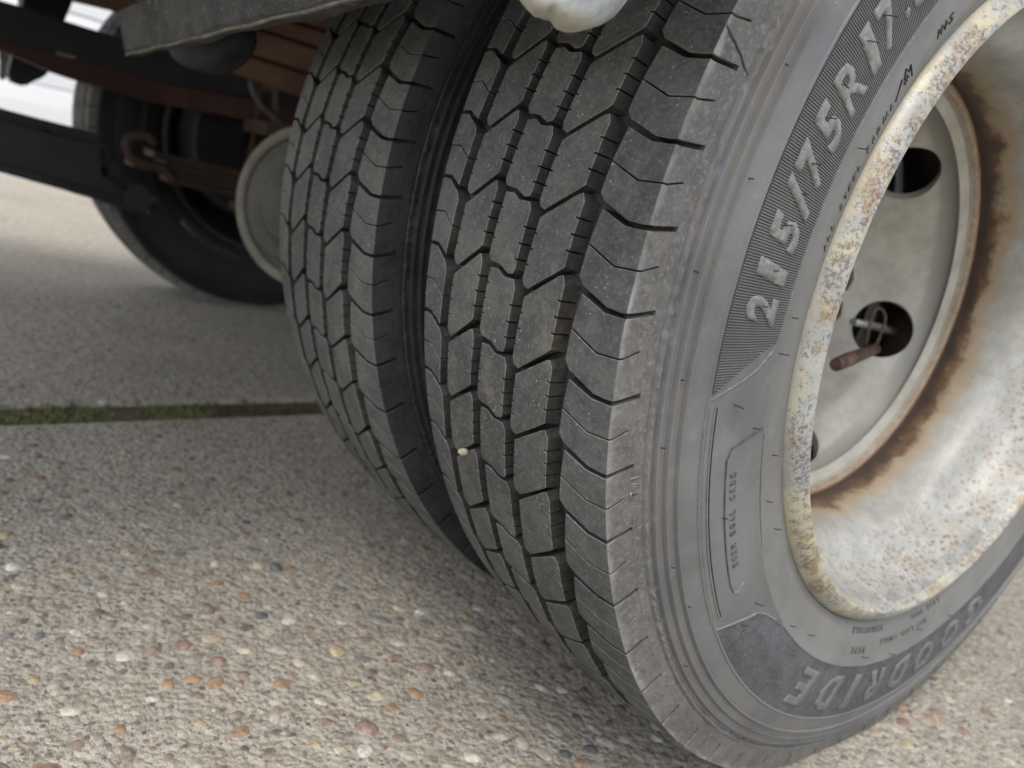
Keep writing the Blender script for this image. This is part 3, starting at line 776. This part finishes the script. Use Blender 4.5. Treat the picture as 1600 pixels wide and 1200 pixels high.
# moulding hairs
hv = []
for (r_, d, l, dr) in [(.297, 182.0, .004, 0), (.297, 178.5, .004, .0), (.299, 174.2, .005, 0), (.296, 171.0, .005, 0), (.298, 168.2, .006, 0), (.301, 164.0, .006, 0), (.303, 160.8, .006, .002), (.302, 156.2, .007, 0), (.302, 153.3, .009, 0),
                   (.2385, 183.4, .011, .002), (.2380, 196.6, .009, .002), (.2680, 187.2, .005, 0), (.3000, 192.0, .006, .002), (.2640, 183.0, .003, 0), (.2620, 163.0, .004, 0), (.2810, 195.5, .003, 0), (.2575, 201, .003, 0), (.262, 207.5, .003, 0), (.255, 213.5, .004, 0), (.302, 205, .003, 0), (.285, 221.5, .006, .002), (.300, 222.5, .004, 0), (.268, 233, .004, 0), (.262, 240, .005, 0), (.2655, 262, .006, 0), (.2690, 272, .005, 0), (.259, 281, .006, 0), (.268, 292, .005, 0), (.337, 189, .003, 0), (.3435, 180, .004, .001), (.331, 172, .004, 0), (.338, 163, .004, .001), (.3435, 195, .004, 0), (.3375, 208, .004, 0), (.331, 214, .003, 0), (.3435, 222, .004, 0)]:
    hv.append((r_, d, l, dr))
v = []; f = []
for (r_, d, l, dr) in hv:
    p = on_side(r_, d, .0002); tdir = Vector((.25, .55, -.12)) if dr else Vector((.3, .5, .05)); tdir.normalize()
    q = p + tdir * l * .9 + Vector((.0006, 0, 0)); r0 = .00035
    e1 = Vector((1, 0, 0)); e2 = Vector((0, 0, 1)); b = len(v)
    for pp in (p, (p + q) / 2 + Vector((.0008, 0, 0)), q):
        for k in range(5): t = k * 2 * math.pi / 5; v.append(pp + (e1 * math.cos(t) + e2 * math.sin(t)) * r0)
    for s_ in range(2):
        for k in range(5): f.append((b + s_ * 5 + k, b + s_ * 5 + (k + 1) % 5, b + s_ * 5 + 5 + (k + 1) % 5, b + s_ * 5 + 5 + k))
mk('moulding_hairs', fixn(mesh('moulding_hairs', v, f)), M['black'], t_out, kind='stuff')
# crack on the shoulder
def on_sh(s_, d, h=.0):
    x, r_ = surf(s_, h); return Vector((x, r_ * math.cos(R(d)), r_ * math.sin(R(d))))

crk = [(.4, 163.6), (4, 163.9), (8, 164.05), (10, 164.3), (14, 164.5), (18, 165.0), (22, 165.3)]
cv = []; cf = []
for i, (s_, d) in enumerate(crk):
    for dd in (-.07 * (1 + (i % 2)), .07 * (1 + (i % 3) * .6)): cv.append(on_sh(s_, d + dd, .18))
for i in range(len(crk) - 1): cf.append((2 * i, 2 * i + 1, 2 * i + 3, 2 * i + 2))
mk('shoulder_crack', mesh('shoulder_crack', cv, cf), M['black'], t_out, 'ragged dark crack running down the tyre shoulder')
# ---- wheel (outer)
rim_lip = [(-.006, .2320), (-.0045, .2365), (-.001, .2384), (.0035, .2386), (.0080, .2374), (.0120, .2345), (.0148, .2308), (.0160, .2272), (.0157, .2255), (.0146, .2246), (.0125, .2238), (.0095, .2226)]
rim_bar = [(.0095, .2226), (.006, .2210), (.0, .2192), (-.012, .2168), (-.026, .2125), (-.031, .2085), (-.0345, .2020), (-.0375, .1960), (-.0410, .1925), (-.047, .1895), (-.056, .1868), (-.070, .1842), (-.084, .1826), (-.0915, .1818), (-.0940, .1826), (-.0975, .1822),
           (-.12, .1822), (-.145, .19), (-.165, .205), (-.187, .222), (-.197, .236), (-.203, .232)]
whl = mk('wheel', lathe_x('wheel', rim_bar, 256), M['barrel'], truck, 'rusty white steel wheel barrel inside the outer tyre', smooth=True); whl.location = (0, 0, H)
fl = lathe_x('rim_flange', rim_lip, 384)
o = mk('rim_flange', fl, M['lip'], whl, 'rolled rim edge with chipped white paint, grey metal and rust', smooth=True)
# disc with hand holes
dp = [(-.0975, .1818), (-.0972, .1790), (-.0990, .1765), (-.1030, .1752), (-.1075, .1752), (-.1110, .1757), (-.1150, .1745), (-.1230, .1708), (-.1290, .1678), (-.1320, .1650), (-.1350, .1625), (-.150, .1535), (-.165, .1440), (-.180, .1335), (-.190, .1240), (-.1955, .112), (-.1975, .095), (-.198, .060)]
th = .009
back = [(x - th * .8, r_ + th * .1 if i > 12 else r_ + .0) for i, (x, r_) in enumerate(dp)]
back = []
for i, (x, r_) in enumerate(dp):
    a_ = Vector(dp[max(0, i - 1)]); b_ = Vector(dp[min(len(dp) - 1, i + 1)]); d_ = (b_ - a_).normalized()
    nrm = Vector((-abs(d_.y), abs(d_.x) if d_.x < 0 else 0)); nrm = Vector((d_.y, -d_.x))
    if nrm.x > 0: nrm = -nrm
    nrm.normalize(); back.append((x + nrm.x * th, r_ + nrm.y * th * (1 if i > 3 else 0)))
disc_me = lathe_x('wheel_disc', dp + back[::-1], 192, None, True)
disc_me = fixn(disc_me); disc_me.materials.append(M['disc'])
tmp = bpy.data.objects.new('tmpdisc', disc_me); col.objects.link(tmp)
cbm = bmesh.new()
HX, HR_, HRAD = -.149, .1542, .0285
HOLES = [348.8 + 60 * k for k in range(6)]
for d in HOLES:
    t = R(d); rad = Vector((0, math.cos(t), math.sin(t)))
    slope = Vector((.020, 0, 0)) + rad * .0125; slope.normalize()
    nrm = Vector((slope.dot(rad), 0, 0)) - rad * slope.x; nrm.normalize()
    tang = nrm.cross(slope)
    c = Vector((HX, 0, 0)) + rad * HR_
    ring = []
    for sgn in (-.035, .035): ring.append([cbm.verts.new(c + nrm * sgn + (slope * math.cos(a2) * 1.0 + tang * math.sin(a2)) * HRAD) for a2 in [2 * math.pi * k / 40 for k in range(40)]])
    cbm.faces.new(ring[0]); cbm.faces.new(ring[1][::-1])
    for k in range(40): cbm.faces.new((ring[0][k], ring[1][k], ring[1][(k + 1) % 40], ring[0][(k + 1) % 40]))
bmesh.ops.recalc_face_normals(cbm, faces=cbm.faces)
cme = bpy.data.meshes.new('cut'); cbm.to_mesh(cme); cbm.free(); co = bpy.data.objects.new('cut', cme); col.objects.link(co)
md = tmp.modifiers.new('b', 'BOOLEAN'); md.operation = 'DIFFERENCE'; md.object = co; md.solver = 'EXACT'
bpy.context.view_layer.update()
dg = bpy.context.evaluated_depsgraph_get()
res = bpy.data.meshes.new_from_object(tmp.evaluated_get(dg))
bpy.data.objects.remove(tmp); bpy.data.objects.remove(co)
res.name = 'wheel_disc'; disc = mk('wheel_disc', res, M['disc'], whl, 'dished white wheel disc with round hand holes and rust stains')
for p_ in res.polygons: p_.use_smooth = True
res.set_sharp_from_angle(angle=R(35))
# hub behind the disc
mk('hub', lathe_x('hub', [(-.20, .001), (-.15, .05), (-.155, .058), (-.199, .062), (-.21, .135), (-.26, .14), (-.40, .14), (-.42, .06), (-.62, .06)], 64), M['chassis'], truck, smooth=False).location = (0, 0, H)
# lug nuts
nm = None
for k in range(10):
    for off, rr_, hh in ((5.5, .1045, .024), (-12.5, .1045, .020)):
        t = R(k * 36 + off)
        bm = bmesh.new(); bmesh.ops.create_cone(bm, cap_ends=True, segments=6, radius1=.0150, radius2=.0135, depth=hh)
        bmesh.ops.rotate(bm, verts=bm.verts, matrix=Matrix.Rotation(math.pi / 2, 3, 'Y')); bmesh.ops.bevel(bm, geom=bm.edges[:], offset=.001, segments=1, affect='EDGES')
        if nm is None: nm = bpy.data.meshes.new('lug_nut'); bm.to_mesh(nm)
        bm.free()
        o = mk('lug_nut', nm, M['iron'], whl); o.location = (-.187, rr_ * math.cos(t), rr_ * math.sin(t)); o.rotation_euler = (t, 0, 0)
# inner wheel barrel seen between / through
inner_whl = mk('wheel', lathe_x('wheel', [(.004, .237), (-.03, .21), (-.05, .185), (-.14, .185), (-.17, .215), (-.191, .238)], 96), M['greydrum'], truck, 'inner wheel barrel, hidden in shadow', smooth=True); inner_whl.location = (-.2498, 0, H)
# valve with extension in the hand hole
vp = [at(1333, 503, 0, -.142), at(1362, 508, 0, -.150), at(1395, 518, 0, -.162), at(1420, 526, 0, -.172)]
mk('valve_stem', tube('valve_stem', [tuple(Vector(p) - Vector((0, 0, H))) for p in vp], [.0035, .0035, .005, .006], 12), M['steel'], whl, 'pale valve stem crossing the hand hole')
cp = [at(1306, 570, 0, -.118), at(1325, 562, 0, -.122), at(1368, 545, 0, -.130)]
mk('valve_cap', tube('valve_cap', [tuple(Vector(p) - Vector((0, 0, H))) for p in cp], [.0060, .0066, .0050], 14), M['iron'], whl, 'rusty stubby valve cap below the hand hole')
lp = [(1352, 545), (1356, 520), (1362, 495), (1370, 482), (1380, 486), (1383, 500), (1376, 522), (1366, 545)]
mk('wire_loop', tube('wire_loop', curve_pts([tuple(at(a_, b_, 0, -.134) - Vector((0, 0, H))) for a_, b_ in lp]), .0014, 8), M['iron'], whl, 'rusty wire loop holding the valve')

# far wheels
for x0, lab in ((-1.55, 'far side wheel, unlit'),):
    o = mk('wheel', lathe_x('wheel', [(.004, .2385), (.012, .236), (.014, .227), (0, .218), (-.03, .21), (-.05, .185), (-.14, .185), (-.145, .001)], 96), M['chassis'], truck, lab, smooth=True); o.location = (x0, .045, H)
o = mk('brake_drum', lathe_x('brake_drum', [(-1.44, .06), (-1.44, .155), (-1.46, .16), (-1.60, .16), (-1.62, .06)], 64), M['chassis'], truck, smooth=False); o.location = (0, 0, H)

# ------------------------------------------------------------------ axle, springs, rails, deck
def bx(name, lo, hi, mat, label=None, b=.003): return mk(name, bevelled_box(name, lo, hi, b), mat, truck, label)
mk('axle_tube', tube('axle_tube', [(-.42, 0, H - .02), (-.72, 0, H - .03), (-1.15, 0, H - .03), (-1.46, 0, H - .02)], .058, 24), M['rustychassis'], truck, 'rusty rear axle tube')
# differential casing facing the rear
DV = RR * ((470 - 800) / 1256.5) + RD * ((325 - 600) / 1256.5) + RF
dc = CAM + DV * 1.16
def lathe_y(name, prof, n, c):
    me = lathe_x(name, prof, n)
    A = Vector((-.62, .78, 0)).normalized(); B = Vector((A.y, -A.x, 0))
    for v_ in me.vertices: x, y, z = v_.co; v_.co = c + A * (x + .15) + B * y + Vector((0, 0, z))
    return fixn(me)
o = mk('differential_cover', lathe_y('differential_cover', [(-.05, .1085), (-.125, .1085), (-.128, .105), (-.130, .094), (-.148, .088), (-.153, .082), (-.156, .064), (-.163, .058), (-.172, .050), (-.180, .001)], 72, dc), M['greydrum'], truck, 'round grey differential cover with stepped face', smooth=True)
o.data.set_sharp_from_angle(angle=R(30))
mk('cover_flange', lathe_y('cover_flange', [(-.118, .108), (-.118, .1175), (-.132, .1175), (-.134, .108), (-.132, .1035), (-.118, .1035)], 72, dc), M['creamdrum'], truck, 'pale ring flange round the differential cover')
mk('axle_bracket', prism('axle_bracket', [(-.80, -.10, .40), (-.80, -.10, .455), (-.92, -.10, .47), (-1.02, -.10, .43), (-1.06, -.10, .385), (-.95, -.10, .40)], (0, .08, 0), .003), M['rustychassis'], truck)
# far spring pack, plates, U bolts
SX = -1.30
for k, (l0, l1) in enumerate(((-.27, .6), (-.25, .45), (-.30, .36), (-.24, .28))):
    zc = .300 - k * .012
    pts = [(SX, y, zc + .10 * ((y + .02) ** 2)) for y in [l0 + (l1 - l0) * i / 14 for i in range(15)]]
    v = []; f = []
    for (x, y, z_) in pts:
        for (dx, dz) in ((-.035, 0), (.035, 0), (.035, .011), (-.035, .011)): v.append((x + dx, y, z_ + dz))
    for i in range(14):
        for q in range(4): f.append((4 * i + q, 4 * i + (q + 1) % 4, 4 * i + 4 + (q + 1) % 4, 4 * i + 4 + q))
    f += [(0, 1, 2, 3), (56, 57, 58, 59)]
    mk('spring_leaf', fixn(mesh('spring_leaf', v, f)), M['rustychassis'], truck)
for dy in (-.075, .035):
    zt = .47; pts = [(SX - .045, dy, .24), (SX - .045, dy, zt - .04), (SX - .03, dy, zt), (SX + .03, dy, zt), (SX + .045, dy, zt - .04), (SX + .045, dy, .24)]
    mk('u_bolt', tube('u_bolt', pts, .008, 10), M['rustychassis'], truck, 'rusty U bolt clamping the far spring')
bx('spring_plate', (SX - .065, -.10, .235), (SX + .065, .06, .252), M['rustychassis'])
bx('spring_plate', (SX - .06, -.095, .385), (SX + .06, .055, .41), M['rustychassis'])
# curled bracket hook seen between beam and U bolts
hk = [at(a_, b_, 0, -1.22) for a_, b_ in ((243, 225), (232, 214), (214, 212), (200, 220), (200, 236), (212, 250), (232, 258), (252, 262), (272, 280))]
mk('bracket_hook', tube('bracket_hook', curve_pts(hk), .0085, 12), M['rustychassis'], truck, 'curled dark bracket hook beside the far spring')
mk('brake_hose', tube('brake_hose', [at(a_, b_, 0, -1.0) for a_, b_ in ((392, 125), (398, 145), (410, 165), (430, 182), (446, 196), (470, 200))], .006, 8), M['greydrum'], truck, 'thin brake hose looping down to the axle')
mk('cable', tube('cable', [at(a_, b_, 0, -1.15) for a_, b_ in ((285, 345), (300, 362), (330, 385), (370, 402), (420, 410), (470, 405))], .005, 8), M['rustychassis'], truck)
# low black beam with rounded end
X0 = -1.33
be = [at(a_, b_, 0, X0) for a_, b_ in ((160, 209), (163, 258), (205, 285), (236, 305), (238, 322), (222, 332), (200, 326), (110, 296), (-60, 248), (-60, 152), (70, 187))]
mk('spring_hanger_beam', prism('spring_hanger_beam', be, (.07, 0, 0), .018), M['chassis'], truck, 'dull black box beam with tapered end running past the far tyre')
mk('hanger_pin', tube('hanger_pin', [at(215, 308, 0, X0 + .074), at(215, 308, 0, X0 + .074) + Vector((.012, 0, 0))], .022, 20), M['chassis'], truck)
# far chassis rail, black web with red-brown lower flange
def rail_z(px, py, x): return at(px, py, 0, x)
XR = -1.36
web = [rail_z(-80, -22, XR), rail_z(37, 11, XR), rail_z(100, 32, XR), rail_z(174, 55, XR), rail_z(330, 92, XR), rail_z(600, 150, XR), rail_z(600, 190, XR), rail_z(250, 128, XR), rail_z(110, 88, XR), rail_z(-80, 42, XR)]
mk('chassis_rail', prism('chassis_rail', web, (-.05, 0, 0), .002), M['chassis'], truck, 'black far chassis rail crossing the gap of light')
fl_ = [rail_z(-80, 42.5, XR), rail_z(110, 88.5, XR), rail_z(250, 128.5, XR), rail_z(600, 190.5, XR), rail_z(600, 230, XR), rail_z(420, 195, XR), rail_z(250, 163, XR), rail_z(114, 124, XR), rail_z(80, 112, XR), rail_z(22, 86, XR), rail_z(-80, 52, XR)]
mk('rail_flange', prism('rail_flange', fl_, (-.05, 0, 0), .002), M['redbrown'], truck, 'red-brown lower flange of the far chassis rail')
mk('rail_slot', prism('rail_slot', [rail_z(88, 80, XR + .004), rail_z(118, 88, XR + .004), rail_z(118, 92, XR + .004), rail_z(88, 85, XR + .004)], (-.002, 0, 0)), M['creamdrum'], truck)
# hanging bracket and strut at far left
XB = -1.55
br = [at(a_, b_, 0, XB) for a_, b_ in ((23, 60), (21, 82), (16, 105), (13, 113), (15, 126), (26, 132), (40, 136), (52, 127), (68, 122), (80, 108), (86, 96), (86, 60))]
mk('hanging_bracket', prism('hanging_bracket', br, (-.06, 0, 0), .004), M['chassis'], truck, 'black bracket hanging below the rail against the white shutter')
mk('strut', prism('strut', [at(a_, b_, 0, XB - .1) for a_, b_ in ((-2, 60), (1, 100), (0, 126), (12, 124), (14, 100), (22, 76), (22, 60))], (-.03, 0, 0), .004), M['creamdrum'], truck, 'pale strut beside the hanging bracket')
up_ = [at(a_, b_, 0, XB) for a_, b_ in ((36, -60), (36, 16), (100, 36), (118, -6), (125, -60))]
mk('hanging_bracket', prism('hanging_bracket', up_, (-.08, 0, 0), .004), M['chassis'], truck, 'black block above the rail at the top left')
mk('cross_beam', prism('cross_beam', [at(a_, b_, 0, XR + .02) for a_, b_ in ((115, -70), (118, 0), (185, 16), (240, 35), (330, 52), (330, -70))], (-.05, 0, 0), .003), M['plank'], truck, 'rust-red beam above the gap of light')
# stacked brown planks in front of the axle
xs_ = [-1.16, -1.10, -1.04, -.98, -.93, -.88]
bl = [((300, 90), (520, 172)), ((320, 62), (540, 132)), ((350, 27), (560, 93)), ((400, 14), (600, 75)), ((440, -20), (640, 45)), ((460, -60), (660, 5))]
for i in range(5):
    (a0, a1), (b0, b1) = bl[i], bl[i + 1]
    xa, xb = xs_[i], xs_[i + 1]
    e0 = Vector(at(a0[0] - 60, a0[1] - 19, 0, xa)); e1 = Vector(at(a1[0] + 60, a1[1] + 19, 0, xa))
    f0 = Vector(at(b0[0] - 60, b0[1] - 19 + 5, 0, xb)); f1 = Vector(at(b1[0] + 60, b1[1] + 19 + 5, 0, xb))
    mk('plank', prism('plank', [e0, e1, f1, f0], (-.03, 0, .012), .0025), M['plank'], truck)
# deck, overhead, out of frame: closes the truck from above, plus added light blockers
bx('deck', (-2.05, -.34, .93), (.02, 5.2, 1.05), M['chassis'], 'flat truck deck above the wheels', .01)
bx('deck_shade_frame', (-1.75, -1.0, .66), (-.14, -.34, .80), M['chassis'], 'rear frame section of the deck, unseen, extended to block light', .01)  # unseen, extended to shade the ground and the inner tyre
bx('chassis_rail', (-.66, -1.0, .60), (-.60, 5.0, .84), M['chassis'], 'near chassis rail', .004)
bx('rear_shade_block', (-1.75, -.98, .50), (-.62, -.70, .62), M['chassis'], 'unseen block added behind the wheels to shade the ground', .004)  # added out of view, only keeps sky light off the ground

bx('side_shade_panel', (-2.05, .12, .42), (-2.0, 5.0, .93), M['chassis'], 'unseen far side panel added to block light under the deck', .004)  # added out of view to cut light from the far side
# rear guard: scuffed grey rubber, wedge-ended slab hanging behind the inner tyre
GY = -.445
def gp(px, py, y): return Vector(at(px, py, 1, y))
L0 = gp(190, 86, GY); L1 = gp(560, -6, GY)
ax_ = (L1 - L0).normalized()
ez = Vector((0, 0, 1)); ez = (ez - ax_ * ez.dot(ax_)).normalized(); ey = ez.cross(ax_); 
if ey.y > 0: ey = -ey
prof = [(.010, .004), (.014, 0), (.022, .0), (.026, .003), (.036, .040), (.030, .046), (.024, .048), (.020, .052), (.020, .30), (.010, .30), (.010, .006)]   # (towards viewer, up)
vv = []; NS = 60; nP = len(prof)
for i in range(NS + 1):
    t = i / NS; L = (L1 - L0).length * 1.5 * t
    for (dy, dz) in prof:
        wob = .0010 * math.sin(i * .31 + dz * 60) + .0005 * math.sin(i * .83 + dy * 90)
        if i == 0: ins = .006
        else: ins = 0
        kz = dz
        slope = 0
        vv.append(L0 + ax_ * (L) + ey * (dy - .026 - (ins if dy > 0 else -ins) * .6 + wob) + ez * (kz + wob + (ins if dz < .01 else 0)))
ff = [tuple(range(nP)), tuple(NS * nP + k for k in range(nP))[::-1]]
for i in range(NS):
    for k in range(nP): ff.append((i * nP + k, i * nP + (k + 1) % nP, (i + 1) * nP + (k + 1) % nP, (i + 1) * nP + k))
mk('rear_guard', fixn(mesh('rear_guard', vv, ff)), M['guard'], truck, 'scuffed grey rubber guard with a folded lower lip hanging behind the inner tyre')
mk('guard_edge', tube('guard_edge', [L0 + ax_ * (L1 - L0).length * 1.5 * (.008 + .992 * i / 40) + ey * -.0035 + ez * (.001 + .0008 * math.sin(i * 1.3)) for i in range(41)], .0016, 8), M['guardedge'], truck, 'pale worn bottom edge of the grey guard')
# round dark housing below it
YB = -.405
c0 = gp(272, 48, YB); rb = abs((gp(340, 52, YB) - c0).x) * .8; rz = abs((gp(278, 98, YB) - c0).z)
bw = []; bf = []; n1, n2 = 28, 10
for j in range(n2 + 1):
    for i in range(n1):
        t = 2 * math.pi * i / n1; q = j / n2; kq = 1 if q < .5 else math.cos((q - .5) * 2 * math.pi / 2 * .98); dep = -.02 + .05 * q
        bw.append(c0 + Vector((math.cos(t) * rb * kq, .03 - dep * .8, math.sin(t) * rz * kq)))
for j in range(n2):
    for i in range(n1): bf.append((j * n1 + i, j * n1 + (i + 1) % n1, (j + 1) * n1 + (i + 1) % n1, (j + 1) * n1 + i))
bf.append(tuple(range(n1)))
mk('round_housing', fixn(mesh('round_housing', bw, bf)), M['bowl'], truck, 'rounded blue-black housing below the grey guard', smooth=True)
# frayed white plastic lobe over the outer tread
XL = -.02
oc = [(800, -60), (806, -14), (820, 2), (834, 20), (846, 27), (858, 27), (868, 36), (886, 43), (905, 45), (925, 43), (940, 36), (952, 27), (966, 16), (978, 2), (992, -14), (1010, -60)]
bm = bmesh.new()
cen = at(900, -30, 0, XL); rings = []
NL = 9
for j in range(NL + 1):
    ph = math.pi * (j / NL) ; inset = math.sin(ph) ** .55 if 0 < j < NL else .0; depth = -math.cos(ph) * .016
    ring = []
    for k in range(len(oc) * 6):
        i, fr = divmod(k, 6); a_ = oc[i]; b_ = oc[(i + 1) % len(oc)]
        p = Vector(at(a_[0] + (b_[0] - a_[0]) * fr / 6, a_[1] + (b_[1] - a_[1]) * fr / 6, 0, XL))
        q = cen + (p - cen) * (.72 + .28 * inset) + Vector((.78, -.62, 0)) * -depth
        q += Vector((0, 0, .0008 * math.sin(k * .21 + j * .4)))
        ring.append(bm.verts.new(q))
    rings.append(ring)
m_ = len(rings[0])
for j in range(NL):
    for k in range(m_): bm.faces.new((rings[j][k], rings[j][(k + 1) % m_], rings[j + 1][(k + 1) % m_], rings[j + 1][k]))
bm.faces.new(rings[0]); bm.faces.new(rings[-1][::-1]); bmesh.ops.recalc_face_normals(bm, faces=bm.faces)
me = bpy.data.meshes.new('frayed_pad'); bm.to_mesh(me); bm.free()
mk('frayed_pad', me, M['white'], truck, 'frayed white plastic pad hanging over the outer tread', smooth=True)

# ------------------------------------------------------------------ loose stones
def stone(px, py, size, mi_, label, z=None, p=None, cat='stone', grp=None):
    pos = p if p is not None else at(px, py, 2, size * .02)
    o = bpy.data.objects.new('stone', pebm[mi_].copy()); col.objects.link(o); o.location = pos; o.scale = (size, size, size)
    o.rotation_euler = (random.random(), random.random(), random.random() * 6); o['label'] = label; o['category'] = cat
    return o
th_ = R(196.5); 
s1 = stone(0, 0, .0042, 5, 'small pale stone wedged in a slot of the outer tyre tread', p=at(724, 706, 0, -.128))
s2 = stone(432, 888, .0085, 8, 'dark slate chip lying on the concrete left of the tyres')
s3 = stone(452, 487, .011, 5, 'pale stone lying beside the far tyre at the edge of the inner tread')
s4 = stone(1403, 1108, .0075, 0, 'orange-brown stone on the concrete under the tyre lettering')
s5 = stone(320, 952, .0105, 2, 'large reddish brown pebble on the concrete, biggest one left of the tyres')
